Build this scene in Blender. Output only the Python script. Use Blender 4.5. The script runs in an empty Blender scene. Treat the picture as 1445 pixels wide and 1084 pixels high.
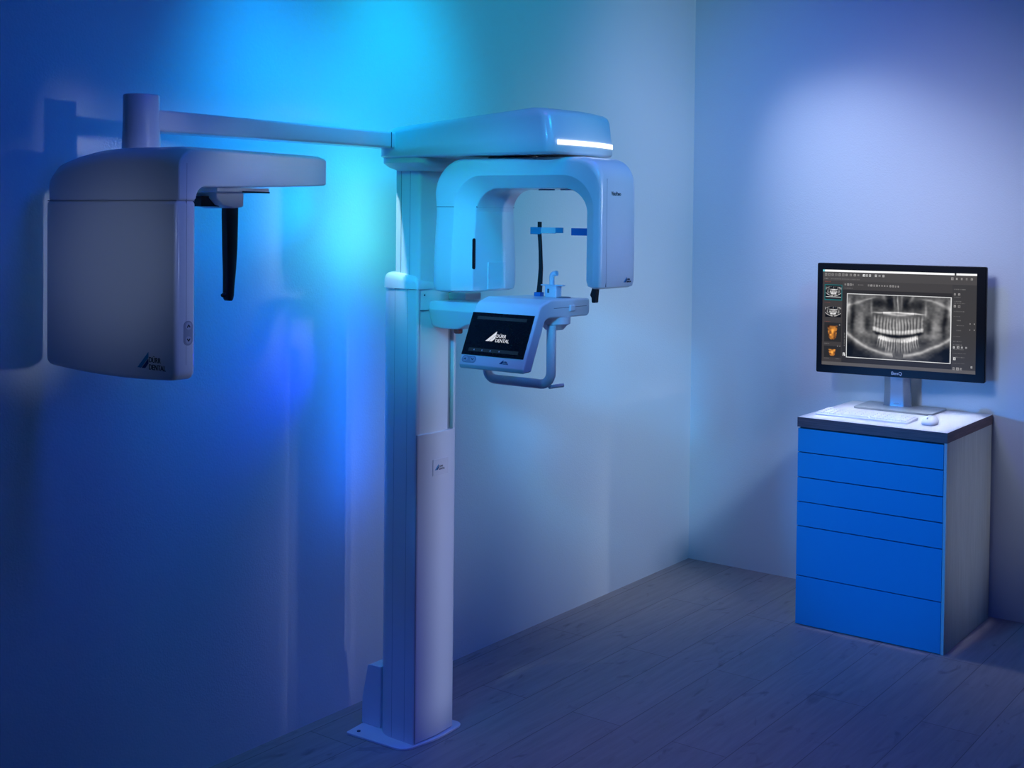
import bpy, bmesh, math
import numpy as np
from mathutils import Vector, Matrix

scene = bpy.context.scene
COL = scene.collection
PI = math.pi

# ------------------------------------------------------------------ camera
W_PX, H_PX = 1445.0, 1084.0
S = 0.85
cam_loc = Vector((3.4192, -6.2914, 1.9341)) * S
yaw, pitch, roll = -0.6422, -0.0218, 0.0105
F_PX, CY = 1753.6, -194.6
fwd = Vector((math.sin(yaw) * math.cos(pitch), math.cos(yaw) * math.cos(pitch), math.sin(pitch)))
right0 = Vector((math.cos(yaw), -math.sin(yaw), 0))
up0 = right0.cross(fwd)
right = right0 * math.cos(roll) + up0 * math.sin(roll)
up = up0 * math.cos(roll) - right0 * math.sin(roll)
cam_data = bpy.data.cameras.new('camera')
cam = bpy.data.objects.new('camera', cam_data)
COL.objects.link(cam)
m = Matrix((right, up, -fwd)).transposed().to_4x4()
m.translation = cam_loc
cam.matrix_world = m
cam_data.sensor_fit = 'HORIZONTAL'
cam_data.sensor_width = 36.0
cam_data.lens = F_PX / W_PX * 36.0
cam_data.shift_y = CY / W_PX
cam_data.clip_start = 0.05
scene.camera = cam

# ------------------------------------------------------------------ materials
def mat_base(name):
    m = bpy.data.materials.new(name); m.use_nodes = True
    nt = m.node_tree
    return m, nt, nt.nodes['Principled BSDF']

def mat(name, col, rough=0.4, metal=0.0, coat=0.0, var=0.0, bump=0.0, bscale=300, spec=0.5):
    m, nt, b = mat_base(name)
    b.inputs['Base Color'].default_value = (*col, 1)
    b.inputs['Roughness'].default_value = rough
    b.inputs['Metallic'].default_value = metal
    b.inputs['Coat Weight'].default_value = coat
    b.inputs['Coat Roughness'].default_value = 0.08
    b.inputs['Specular IOR Level'].default_value = spec
    tc = nt.nodes.new('ShaderNodeTexCoord')
    n = nt.nodes.new('ShaderNodeTexNoise'); n.inputs['Scale'].default_value = bscale; n.inputs['Detail'].default_value = 3
    nt.links.new(tc.outputs['Object'], n.inputs['Vector'])
    mr = nt.nodes.new('ShaderNodeMapRange')
    mr.inputs['To Min'].default_value = max(0.0, rough - 0.04 - var); mr.inputs['To Max'].default_value = rough + 0.04 + var
    nt.links.new(n.outputs['Fac'], mr.inputs['Value']); nt.links.new(mr.outputs['Result'], b.inputs['Roughness'])
    if bump:
        bp = nt.nodes.new('ShaderNodeBump'); bp.inputs['Strength'].default_value = bump; bp.inputs['Distance'].default_value = 0.002
        nt.links.new(n.outputs['Fac'], bp.inputs['Height']); nt.links.new(bp.outputs['Normal'], b.inputs['Normal'])
    return m

def emis(name, col, strength):
    m, nt, b = mat_base(name)
    b.inputs['Base Color'].default_value = (0.02, 0.02, 0.02, 1)
    b.inputs['Emission Color'].default_value = (*col, 1)
    b.inputs['Emission Strength'].default_value = strength
    b.inputs['Roughness'].default_value = 0.3
    return m

M = {}
M['plastic'] = mat('white_lacquered_plastic', (0.80, 0.80, 0.81), 0.30, coat=0.35, bscale=40)
M['plastic2'] = mat('white_satin_plastic', (0.78, 0.78, 0.80), 0.38, bscale=60)
M['seam'] = mat('dark_joint', (0.10, 0.11, 0.14), 0.6)
M['seam2'] = mat('soft_joint', (0.34, 0.35, 0.38), 0.5)
M['black'] = mat('black_plastic', (0.008, 0.008, 0.010), 0.35)
M['bezel'] = mat('monitor_black', (0.006, 0.006, 0.008), 0.35, spec=0.25)
M['glassblack'] = mat('display_glass', (0.003, 0.003, 0.005), 0.28, spec=0.3)
M['navy'] = mat('logo_navy', (0.006, 0.045, 0.16), 0.5)
M['cyan'] = mat('logo_blue', (0.01, 0.26, 0.50), 0.5)
M['ink'] = mat('ink_black', (0.012, 0.012, 0.016), 0.6)
M['buttonpad'] = mat('grey_button_pad', (0.36, 0.38, 0.44), 0.5)
M['button'] = mat('grey_button', (0.50, 0.52, 0.58), 0.45)
M['label'] = mat('paper_label', (0.74, 0.74, 0.76), 0.5)
M['grey'] = mat('rail_grey', (0.30, 0.33, 0.36), 0.35, metal=0.3)
M['red'] = mat('stop_red', (0.42, 0.04, 0.03), 0.4)
M['white_ui'] = emis('screen_white', (0.86, 0.9, 1.0), 0.75)
M['dim_ui'] = emis('screen_dim_bar', (0.05, 0.12, 0.18), 0.09)
M['led'] = emis('led_strip', (0.72, 0.82, 1.0), 2.2)
M['drawer'] = mat('blue_drawer_lacquer', (0.008, 0.27, 0.50), 0.45, bscale=80)
M['stand'] = mat('brushed_grey_metal', (0.35, 0.38, 0.41), 0.30, metal=0.75, bscale=20)
M['standbase'] = mat('grey_stand_base', (0.34, 0.38, 0.38), 0.35, metal=0.2)
M['kb'] = mat('white_keyboard_plastic', (0.80, 0.80, 0.82), 0.4)
M['key'] = mat('white_keycap', (0.83, 0.83, 0.85), 0.45)
M['chrome'] = mat('bright_trim', (0.75, 0.77, 0.8), 0.2, metal=0.9)

def clear_mat(name, col, rough, tr):
    m, nt, b = mat_base(name)
    b.inputs['Base Color'].default_value = (*col, 1)
    b.inputs['Roughness'].default_value = rough
    b.inputs['Transmission Weight'].default_value = tr
    b.inputs['IOR'].default_value = 1.35
    return m
M['bluepad'] = clear_mat('blue_clear_pad', (0.10, 0.32, 0.55), 0.15, 0.6)
M['clear'] = clear_mat('frosted_bite_plastic', (0.80, 0.86, 0.95), 0.35, 0.45)
M['bluesolid'] = mat('blue_plastic_pad', (0.04, 0.22, 0.36), 0.3)
M['strip'] = clear_mat('pale_strip', (0.6, 0.7, 0.75), 0.2, 0.3)
M['blueplate'] = mat('blue_plate', (0.02, 0.13, 0.36), 0.4)

def wall_mat():
    m, nt, b = mat_base('white_painted_wallpaper')
    b.inputs['Base Color'].default_value = (0.80, 0.80, 0.80, 1)
    b.inputs['Roughness'].default_value = 0.75
    b.inputs['Specular IOR Level'].default_value = 0.2
    tc = nt.nodes.new('ShaderNodeTexCoord')
    n = nt.nodes.new('ShaderNodeTexNoise'); n.inputs['Scale'].default_value = 130; n.inputs['Detail'].default_value = 4
    n2 = nt.nodes.new('ShaderNodeTexVoronoi'); n2.inputs['Scale'].default_value = 160
    nt.links.new(tc.outputs['Object'], n.inputs['Vector']); nt.links.new(tc.outputs['Object'], n2.inputs['Vector'])
    a = nt.nodes.new('ShaderNodeMath'); a.operation = 'ADD'
    nt.links.new(n.outputs['Fac'], a.inputs[0]); nt.links.new(n2.outputs['Distance'], a.inputs[1])
    bp = nt.nodes.new('ShaderNodeBump'); bp.inputs['Strength'].default_value = 0.22; bp.inputs['Distance'].default_value = 0.0015
    nt.links.new(a.outputs[0], bp.inputs['Height']); nt.links.new(bp.outputs['Normal'], b.inputs['Normal'])
    return m
M['wall'] = wall_mat()

def floor_mat():
    m, nt, b = mat_base('grey_oak_vinyl_planks')
    N, L = nt.nodes, nt.links
    tc = N.new('ShaderNodeTexCoord')
    mp = N.new('ShaderNodeMapping'); mp.inputs['Rotation'].default_value = (0, 0, -PI / 2)
    # brick rows run along Y: rotate so texture x = world Y
    L.new(tc.outputs['Object'], mp.inputs['Vector'])
    mp.inputs['Location'].default_value = (1.92, 0.615, 0)
    br = N.new('ShaderNodeTexBrick')
    br.offset = 0.5; br.offset_frequency = 2
    br.inputs['Scale'].default_value = 1.0
    br.inputs['Brick Width'].default_value = 1.30
    br.inputs['Row Height'].default_value = 0.19
    br.inputs['Mortar Size'].default_value = 0.0016
    br.inputs['Mortar Smooth'].default_value = 0.3
    br.inputs['Color1'].default_value = (0.42, 0.35, 0.31, 1)
    br.inputs['Color2'].default_value = (0.37, 0.31, 0.275, 1)
    br.inputs['Mortar'].default_value = (0.20, 0.16, 0.14, 1)
    L.new(mp.outputs['Vector'], br.inputs['Vector'])
    gm = N.new('ShaderNodeMapping'); gm.inputs['Scale'].default_value = (14, 1.1, 1)
    L.new(tc.outputs['Object'], gm.inputs['Vector'])
    g = N.new('ShaderNodeTexNoise'); g.inputs['Scale'].default_value = 3.2; g.inputs['Detail'].default_value = 9; g.inputs['Roughness'].default_value = 0.62; g.inputs['Distortion'].default_value = 0.5
    L.new(gm.outputs['Vector'], g.inputs['Vector'])
    cr = N.new('ShaderNodeValToRGB')
    cr.color_ramp.elements[0].position = 0.34; cr.color_ramp.elements[0].color = (0.80, 0.79, 0.79, 1)
    cr.color_ramp.elements[1].position = 0.62; cr.color_ramp.elements[1].color = (1.04, 1.03, 1.03, 1)
    L.new(g.outputs['Fac'], cr.inputs['Fac'])
    mx = N.new('ShaderNodeMixRGB'); mx.blend_type = 'MULTIPLY'; mx.inputs['Fac'].default_value = 0.75
    L.new(br.outputs['Color'], mx.inputs['Color1']); L.new(cr.outputs['Color'], mx.inputs['Color2'])
    # knots
    km = N.new('ShaderNodeMapping'); km.inputs['Scale'].default_value = (5.0, 2.0, 1)
    L.new(tc.outputs['Object'], km.inputs['Vector'])
    k = N.new('ShaderNodeTexNoise'); k.inputs['Scale'].default_value = 2.0; k.inputs['Detail'].default_value = 6; k.inputs['Distortion'].default_value = 1.8
    L.new(km.outputs['Vector'], k.inputs['Vector'])
    kr = N.new('ShaderNodeValToRGB')
    kr.color_ramp.elements[0].position = 0.28; kr.color_ramp.elements[0].color = (0.45, 0.42, 0.42, 1)
    kr.color_ramp.elements[1].position = 0.40; kr.color_ramp.elements[1].color = (1, 1, 1, 1)
    L.new(k.outputs['Fac'], kr.inputs['Fac'])
    mx2 = N.new('ShaderNodeMixRGB'); mx2.blend_type = 'MULTIPLY'; mx2.inputs['Fac'].default_value = 0.6
    L.new(mx.outputs['Color'], mx2.inputs['Color1']); L.new(kr.outputs['Color'], mx2.inputs['Color2'])
    L.new(mx2.outputs['Color'], b.inputs['Base Color'])
    mr = N.new('ShaderNodeMapRange'); mr.inputs['To Min'].default_value = 0.42; mr.inputs['To Max'].default_value = 0.60
    L.new(g.outputs['Fac'], mr.inputs['Value']); L.new(mr.outputs['Result'], b.inputs['Roughness'])
    b.inputs['Specular IOR Level'].default_value = 0.35
    bp = N.new('ShaderNodeBump'); bp.inputs['Strength'].default_value = 0.15; bp.inputs['Distance'].default_value = 0.001
    L.new(g.outputs['Fac'], bp.inputs['Height']); L.new(bp.outputs['Normal'], b.inputs['Normal'])
    return m
M['floor'] = floor_mat()

def wood_mat(name, c1, c2, scale):
    m, nt, b = mat_base(name)
    N, L = nt.nodes, nt.links
    tc = N.new('ShaderNodeTexCoord')
    mp = N.new('ShaderNodeMapping'); mp.inputs['Scale'].default_value = scale
    L.new(tc.outputs['Object'], mp.inputs['Vector'])
    g = N.new('ShaderNodeTexNoise'); g.inputs['Scale'].default_value = 4; g.inputs['Detail'].default_value = 8; g.inputs['Roughness'].default_value = 0.65
    L.new(mp.outputs['Vector'], g.inputs['Vector'])
    cr = N.new('ShaderNodeValToRGB')
    cr.color_ramp.elements[0].position = 0.35; cr.color_ramp.elements[0].color = (*c1, 1)
    cr.color_ramp.elements[1].position = 0.65; cr.color_ramp.elements[1].color = (*c2, 1)
    L.new(g.outputs['Fac'], cr.inputs['Fac']); L.new(cr.outputs['Color'], b.inputs['Base Color'])
    b.inputs['Roughness'].default_value = 0.5
    return m
M['wood_edge'] = wood_mat('walnut_edge_banding', (0.085, 0.034, 0.036), (0.17, 0.075, 0.068), (2.5, 2.5, 60))
M['top_white'] = mat('pale_worktop_laminate', (0.80, 0.79, 0.77), 0.45)
M['carcass'] = wood_mat('pale_grey_carcass', (0.46, 0.46, 0.45), (0.54, 0.54, 0.53), (18, 18, 1.2))
M['drawer_edge'] = mat('drawer_gap_dark', (0.01, 0.012, 0.02), 0.7)

# ------------------------------------------------------------------ helpers
WM = {}
def tag(o, label, cat, group=None, kind=None):
    if label: o['label'] = label
    if cat: o['category'] = cat
    if group: o['group'] = group
    if kind: o['kind'] = kind
    return o

def empty(name, loc, rotz=0.0, parent=None):
    o = bpy.data.objects.new(name, None); COL.objects.link(o)
    o.empty_display_size = 0.1
    o.location = loc; o.rotation_euler = (0, 0, rotz)
    WM[o] = Matrix.Translation(Vector(loc)) @ Matrix.Rotation(rotz, 4, 'Z')
    return o

def finish(bm, name, m, parent=None, local=False, bevel=0.0, bseg=3, angle=35, smooth=True, label=None):
    bmesh.ops.recalc_face_normals(bm, faces=bm.faces)
    me = bpy.data.meshes.new(name)
    a = math.radians(angle)
    if smooth:
        for f in bm.faces: f.smooth = True
        for e in bm.edges:
            if len(e.link_faces) == 2:
                try: e.smooth = e.calc_face_angle() < a
                except ValueError: e.smooth = False
            else: e.smooth = False
    bm.to_mesh(me); bm.free()
    mats = m if isinstance(m, (list, tuple)) else [m]
    for x in mats: me.materials.append(x)
    o = bpy.data.objects.new(name, me); COL.objects.link(o)
    if parent is not None:
        o.parent = parent
        if local:
            WM[o] = WM[parent].copy()
        else:
            o.matrix_parent_inverse = WM[parent].inverted()
            WM[o] = Matrix.Identity(4)
    else:
        WM[o] = Matrix.Identity(4)
    if bevel > 0:
        md = o.modifiers.new('bevel', 'BEVEL'); md.width = bevel; md.segments = bseg
        md.limit_method = 'ANGLE'; md.angle_limit = math.radians(40); md.harden_normals = False
    if label: o['label'] = label
    return o

def add_box(bm, lo, hi, mi=0):
    vs = [bm.verts.new((x, y, z)) for z in (lo[2], hi[2]) for x, y in ((lo[0], lo[1]), (hi[0], lo[1]), (hi[0], hi[1]), (lo[0], hi[1]))]
    fs = [(0, 3, 2, 1), (4, 5, 6, 7), (0, 1, 5, 4), (1, 2, 6, 5), (2, 3, 7, 6), (3, 0, 4, 7)]
    out = []
    for f in fs:
        fc = bm.faces.new([vs[i] for i in f]); fc.material_index = mi; out.append(fc)
    return out

def box(name, lo, hi, m, parent=None, bevel=0.002, **k):
    bm = bmesh.new(); add_box(bm, lo, hi)
    return finish(bm, name, m, parent, bevel=bevel, **k)

def rloop(pts, rad, seg=6):
    """round the corners of a 2-D polygon"""
    n = len(pts); out = []
    if not isinstance(rad, (list, tuple)): rad = [rad] * n
    for i in range(n):
        p = Vector(pts[i]); a = Vector(pts[i - 1]); b = Vector(pts[(i + 1) % n]); r = rad[i]
        u = (a - p); v = (b - p)
        if r <= 1e-6 or u.length < 1e-9 or v.length < 1e-9:
            for k in range(seg + 1): out.append(p.copy())
            continue
        ang = u.angle(v)
        t = r / math.tan(ang / 2)
        lim = 0.49 * min(u.length, v.length)
        if t > lim: t = lim
        A = p + u.normalized() * t; B = p + v.normalized() * t
        for k in range(seg + 1):
            s = k / seg
            # quadratic-ish arc through A, B (rational bezier, circle)
            w = math.sin(ang / 2)
            q = ((1 - s) ** 2) * A + 2 * s * (1 - s) * w * p + s * s * B
            d = (1 - s) ** 2 + 2 * s * (1 - s) * w + s * s
            out.append(q / d)
    return out

def dedupe(l):
    out = []
    for p in l:
        if not out or (p - out[-1]).length > 1e-6: out.append(p)
    if (out[0] - out[-1]).length < 1e-6: out.pop()
    return out

def prism_bm(bm, loop, axis, a, b, mi=0):
    """extrude a 2-D loop: axis X: loop=(y,z); Y: (x,z); Z: (x,y)"""
    loop = dedupe(loop)
    def P(p, t):
        if axis == 'X': return (t, p[0], p[1])
        if axis == 'Y': return (p[0], t, p[1])
        return (p[0], p[1], t)
    va = [bm.verts.new(P(p, a)) for p in loop]; vb = [bm.verts.new(P(p, b)) for p in loop]
    n = len(loop)
    fs = [bm.faces.new(va), bm.faces.new(vb)]
    for i in range(n):
        fs.append(bm.faces.new((va[i], va[(i + 1) % n], vb[(i + 1) % n], vb[i])))
    for f in fs: f.material_index = mi
    return bm

def prism(name, loop, axis, a, b, m, parent=None, bevel=0.0, **k):
    bm = bmesh.new(); prism_bm(bm, loop, axis, a, b)
    return finish(bm, name, m, parent, bevel=bevel, **k)

def loft_bm(bm, loops, cap=True, close=True):
    rows = [[bm.verts.new(p) for p in l] for l in loops]
    n = len(rows[0])
    for r0, r1 in zip(rows, rows[1:]):
        for i in range(n if close else n - 1):
            q = [r0[i], r0[(i + 1) % n], r1[(i + 1) % n], r1[i]]
            try: bm.faces.new(q)
            except ValueError: pass
    if cap:
        bm.faces.new(rows[0]); bm.faces.new(rows[-1])
    bmesh.ops.remove_doubles(bm, verts=bm.verts, dist=1e-6)
    return bm

def scaled_loop(l, c, k):
    return [c + (p - c) * k for p in l]

def tube_bm(bm, pts, r, seg=12, cap=True, rs=None):
    pts = [Vector(p) for p in pts]
    loops = []; prev = None
    for i, p in enumerate(pts):
        t = (pts[min(i + 1, len(pts) - 1)] - pts[max(i - 1, 0)]).normalized()
        if prev is None:
            ref = Vector((0, 0, 1)) if abs(t.z) < 0.9 else Vector((1, 0, 0))
            u = t.cross(ref).normalized()
        else:
            u = (prev - t * prev.dot(t)).normalized()
        v = t.cross(u); prev = u
        rr = rs[i] if rs else r
        loops.append([p + (u * math.cos(2 * PI * k / seg) + v * math.sin(2 * PI * k / seg)) * rr for k in range(seg)])
    loft_bm(bm, loops, cap=cap)
    return bm

def tube(name, pts, r, m, parent=None, seg=14, **k):
    bm = bmesh.new(); tube_bm(bm, pts, r, seg, rs=k.pop('rs', None))
    return finish(bm, name, m, parent, angle=50, **k)

def round_path(pts, r, seg=6):
    pts = [Vector(p) for p in pts]; out = [pts[0]]
    for i in range(1, len(pts) - 1):
        p, a, b = pts[i], pts[i - 1], pts[i + 1]
        u, v = a - p, b - p; ang = u.angle(v); t = min(r / math.tan(ang / 2), .49 * u.length, .49 * v.length)
        A = p + u.normalized() * t; B = p + v.normalized() * t; w = math.sin(ang / 2)
        for k in range(seg + 1):
            s = k / seg; d = (1 - s) ** 2 + 2 * s * (1 - s) * w + s * s
            out.append((((1 - s) ** 2) * A + 2 * s * (1 - s) * w * p + s * s * B) / d)
    out.append(pts[-1]); return out

def lathe(name, c, prof, m, parent=None, seg=40, axis='Z', local=False, **k):
    bm = bmesh.new(); loops = []
    for r, h in prof:
        l = []
        for i in range(seg):
            a = 2 * PI * i / seg
            if axis == 'Z': p = (c[0] + r * math.cos(a), c[1] + r * math.sin(a), c[2] + h)
            elif axis == 'Y': p = (c[0] + r * math.cos(a), c[1] + h, c[2] + r * math.sin(a))
            else: p = (c[0] + h, c[1] + r * math.cos(a), c[2] + r * math.sin(a))
            l.append(Vector(p))
        loops.append(l)
    loft_bm(bm, loops)
    return finish(bm, name, m, parent, local=local, **k)

_fontcache = {}
def text_bm(bm, s, origin, ux, uy, size, mi=0, xs=1.0, align='LEFT', depth=0.0006, space=1.0):
    """flat lettering laid on a surface: ux = reading direction, uy = up"""
    cu = bpy.data.curves.new('txt', 'FONT'); cu.body = s; cu.size = size; cu.align_x = align; cu.space_character = space
    cu.resolution_u = 3; cu.extrude = depth
    ob = bpy.data.objects.new('txt', cu); COL.objects.link(ob)
    dg = bpy.context.evaluated_depsgraph_get(); dg.update()
    me = ob.evaluated_get(dg).to_mesh()
    ux = Vector(ux).normalized(); uy = Vector(uy).normalized(); n = ux.cross(uy); o = Vector(origin)
    vs = [bm.verts.new(o + ux * (v.co.x * xs) + uy * v.co.y + n * v.co.z) for v in me.vertices]
    for p in me.polygons:
        try:
            f = bm.faces.new([vs[i] for i in p.vertices]); f.material_index = mi
        except ValueError: pass
    ob.evaluated_get(dg).to_mesh_clear()
    bpy.data.objects.remove(ob); bpy.data.curves.remove(cu)

def quad_prism(bm, o, ux, uy, pts, t, mi):
    ux = Vector(ux).normalized(); uy = Vector(uy).normalized(); n = ux.cross(uy); o = Vector(o)
    a = [bm.verts.new(o + ux * x + uy * y - n * t) for x, y in pts]; b = [bm.verts.new(o + ux * x + uy * y + n * t) for x, y in pts]
    k = len(pts)
    fs = [bm.faces.new(a), bm.faces.new(b)] + [bm.faces.new((a[i], a[(i + 1) % k], b[(i + 1) % k], b[i])) for i in range(k)]
    for f in fs: f.material_index = mi

def logo(o, ux, uy, h, parent, mats=None, t=0.0006, name='maker_logo', xs=0.92, label=None):
    """two slanted bars and two lines of lettering; h = height of the bars"""
    bm = bmesh.new()
    s = h
    quad_prism(bm, o, ux, uy, [(0, 0), (0.35 * s, 0), (1.05 * s, 0.66 * s), (1.05 * s, 1.0 * s)], t, 0)
    quad_prism(bm, o, ux, uy, [(0.42 * s, 0), (0.74 * s, 0), (1.05 * s, 0.30 * s), (1.05 * s, 0.60 * s)], t, 1)
    ux_ = Vector(ux).normalized(); uy_ = Vector(uy).normalized(); O = Vector(o)
    text_bm(bm, 'DÜRR', O + ux_ * (1.10 * s) + uy_ * (0.39 * s), ux, uy, 0.46 * s, 2, xs=xs, depth=t)
    text_bm(bm, 'DENTAL', O + ux_ * (1.10 * s) + uy_ * (-0.05 * s), ux, uy, 0.46 * s, 2, xs=xs, depth=t)
    return finish(bm, name, mats or [M['cyan'], M['navy'], M['ink']], parent, smooth=False, label=label)

def chevron(bm, o, ux, uy, s, upw, w, t, mi=0):
    d = 1 if upw else -1
    quad_prism(bm, o, ux, uy, [(-s, -d * s * .5), (-s + w, -d * s * .5 - d * w * .6), (0, d * s * .5 - d * w * .9), (s - w, -d * s * .5 - d * w * .6), (s, -d * s * .5), (0, d * s * .5 + d * w * .5)], t, mi)

# ------------------------------------------------------------------ room shell
bm = bmesh.new(); add_box(bm, (-0.12, -7.5, -0.1), (5.0, 0.12, 0.0))
fl = finish(bm, 'floor', M['floor'], smooth=False); tag(fl, None, None, kind='structure')
bm = bmesh.new(); add_box(bm, (-0.12, -7.5, 0.0), (0.0, 0.12, 3.6))
wl = finish(bm, 'wall_left', M['wall'], smooth=False); tag(wl, None, None, kind='structure')
bm = bmesh.new(); add_box(bm, (0.0, 0.0, 0.0), (5.0, 0.12, 3.6))
wr = finish(bm, 'wall_right', M['wall'], smooth=False); tag(wr, None, None, kind='structure')

# ------------------------------------------------------------------ X-ray machine
mach = empty('dental_xray_machine', (0.29, -2.36, 0.0))
tag(mach, 'tall white panoramic dental X-ray machine on floor column with long side arm', 'x-ray machine')

# base plate
lp = rloop([(0.10, -2.20), (0.149, -2.517), (0.395, -2.500), (0.408, -2.36), (0.402, -2.232), (0.10, -2.20)][:], [0.01, 0.006, 0.045, 0.3, 0.03, 0.01], 5)
bp = prism('base_plate', rloop([(0.12, -2.235), (0.149, -2.517), (0.385, -2.506), (0.408, -2.37), (0.400, -2.230)], [0.004, 0.008, 0.045, 0.3, 0.03], 6), 'Z', 0.0, 0.007, M['plastic'], mach, bevel=0.0015)
for (x, y) in ((0.178, -2.488), (0.15, -2.265)):
    lathe('bolt', (x, y, 0.0065), [(0.006, 0), (0.006, 0.003), (0.003, 0.004)], M['seam'], bp, seg=10)
# gusset behind the column
bm = bmesh.new()
loops = []
for z, x0 in ((0.007, 0.135), (0.09, 0.137), (0.20, 0.160), (0.205, 0.185)):
    loops.append([Vector((x0, -2.430, z)), Vector((0.215, -2.430, z)), Vector((0.215, -2.300, z)), Vector((x0, -2.300, z))])
loft_bm(bm, loops)
finish(bm, 'rear_bracket', M['plastic2'], mach, bevel=0.002)

# fixed column shell: U-shaped in plan, open to the front (+X)
YC = -2.3635
def shell_loop(x0, x1, y0, y1, rb, rf):
    return rloop([(x0, y0), (x1, y0), (x1, y1), (x0, y1)], [rb, rf, rf, rb], 8)
shell_back = dedupe(shell_loop(0.205, 0.382, -2.460, -2.267, 0.085, 0.012))
bm = bmesh.new()
# U profile
out_l = dedupe(rloop([(0.205, -2.460), (0.384, -2.460), (0.384, -2.446), (0.300, -2.446), (0.300, -2.281), (0.384, -2.281), (0.384, -2.267), (0.205, -2.267)],
                     [0.085, 0.006, 0.003, 0.0, 0.0, 0.003, 0.006, 0.085], 7))
prism_bm(bm, out_l, 'Z', 0.007, 1.425)
shell = finish(bm, 'column_shell', M['plastic'], mach)
# vertical joint lines on the shell side
box('joint_line', (0.292, -2.4603, 0.01), (0.2930, -2.4585, 1.424), M['seam2'], shell, bevel=0, smooth=False)
box('joint_line', (0.345, -2.4603, 0.01), (0.3460, -2.4585, 1.424), M['seam2'], shell, bevel=0, smooth=False)
# end cap with rounded top
bm = bmesh.new()
def capx(z):
    return z
ccap = Vector((0.30, YC))
loops = []
base = dedupe(rloop([(0.201, -2.463), (0.387, -2.463), (0.387, -2.264), (0.201, -2.264)], [0.087, 0.008, 0.008, 0.087], 8))
NB = len(base)
for k, (z, ins) in enumerate(((1.424, 0.0), (1.452, 0.0), (1.464, 0.003), (1.470, 0.008), (1.473, 0.016))):
    l = []
    for p in base:
        v = Vector((p[0], p[1])); d = (v - ccap); 
        q = v - Vector((math.copysign(min(ins, abs(d.x)), d.x), math.copysign(min(ins, abs(d.y)), d.y)))
        zz = z
        # the front of the cap curves down
        f = max(0.0, (q.x - 0.325) / 0.062)
        zz = z - (z - 1.424) * 0.55 * (f ** 2.2) if z > 1.43 else z
        l.append(Vector((q.x, q.y, zz)))
    loops.append(l)
loft_bm(bm, loops)
cap = finish(bm, 'column_cap', M['plastic'], mach, angle=60)
box('joint_line', (0.290, -2.4612, 1.4228), (0.381, -2.4580, 1.4240), M['seam'], cap, bevel=0, smooth=False)

# inner telescopic column
bm = bmesh.new()
fy0, fy1 = -2.445, -2.296
prism_bm(bm, rloop([(0.301, fy0), (0.378, fy0), (0.386, -2.37), (0.378, fy1), (0.301, fy1)], [0.0, 0.010, 0.25, 0.010, 0.0], 5), 'Z', 0.95, 1.828)
inner = finish(bm, 'lifting_column', M['plastic'], mach)
bm = bmesh.new()
prism_bm(bm, rloop([(0.278, -2.4445), (0.302, -2.4445), (0.302, -2.29), (0.278, -2.29)], 0.004, 3), 'Z', 1.46, 1.828)
finish(bm, 'rear_rail', M['plastic2'], inner)
box('joint_line', (0.301, -2.4455, 1.46), (0.303, -2.4440, 1.826), M['seam2'], inner, bevel=0, smooth=False)
box('joint_line', (0.338, -2.4455, 1.46), (0.3392, -2.4440, 1.826), M['seam2'], inner, bevel=0, smooth=False)
bm = bmesh.new(); add_box(bm, (0.379, -2.440, 1.356), (0.3845, -2.30, 1.358)); 
finish(bm, 'joint_line', M['seam'], inner, smooth=False)
for z in (1.405, 1.795):
    lathe('screw', (0.3835, -2.425, z), [(0.0028, -0.001), (0.0028, 0.0012), (0.001, 0.0015)], M['seam'], inner, seg=8, axis='X')
box('side_rail', (0.31, -2.296, 0.95), (0.372, -2.2815, 1.42), M['grey'], mach, bevel=0.001)

# lower front cover
bm = bmesh.new()
prism_bm(bm, rloop([(0.31, -2.4455), (0.386, -2.4545), (0.394, -2.365), (0.386, -2.270), (0.31, -2.2815)], [0, 0.006, 0.25, 0.006, 0], 6), 'Z', 0.009, 0.972)
fc = finish(bm, 'front_cover', M['plastic'], mach, bevel=0.002)
box('joint_line', (0.3835, -2.4580, 0.01), (0.3860, -2.4550, 0.972), M['seam2'], mach, bevel=0, smooth=False)
lb = box('maker_label', (0.3925, -2.389, 0.836), (0.3942, -2.315, 0.887), M['label'], fc, bevel=0.0003)
logo((0.3944, -2.381, 0.853), (0, 1, 0), (0, 0, 1), 0.0180, fc, t=0.0003)

# -------- head housing
bm = bmesh.new()
def head_section(x):
    # plan half widths and top height along X
    t = (x - 0.262) / (0.94 - 0.262)
    zt = 1.895 + 0.0  # placeholder
    return t
ctrl = [(0.262, 1.890), (0.285, 1.905), (0.33, 1.920), (0.40, 1.931), (0.50, 1.943), (0.60, 1.951), (0.72, 1.957), (0.84, 1.959), (0.925, 1.956)]
def ztop(x):
    for (a, za), (b, zb) in zip(ctrl, ctrl[1:]):
        if x <= b: return za + (zb - za) * (x - a) / (b - a)
    return ctrl[-1][1]
# plan outline rings going up
def plan(ins, xf):
    return rloop([(0.262 + ins, -2.53 + ins), (0.925 - ins * .7 + xf, -2.53 + ins), (0.955 - ins * .7 + xf, -2.355), (0.925 - ins * .7 + xf, -2.190 - ins), (0.262 + ins, -2.190 - ins)],
                 [0.055, 0.035, 0.5, 0.045, 0.055], 8)
rings = []
for k, (f, ins, xf) in enumerate(((0.0, 0.012, 0.0), (0.02, 0.004, 0.002), (0.06, 0.0, 0.003), (0.35, 0.0, 0.0), (0.80, 0.0, -0.008), (0.90, 0.003, -0.012), (0.96, 0.010, -0.018), (1.0, 0.024, -0.03))):
    l = []
    for p in plan(ins, xf):
        zb = 1.828
        z = zb + (ztop(p[0]) - zb) * f
        l.append(Vector((p[0], p[1], z)))
    rings.append(l)
loft_bm(bm, rings)
head = finish(bm, 'head_housing', M['plastic'], mach, angle=50)
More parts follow.
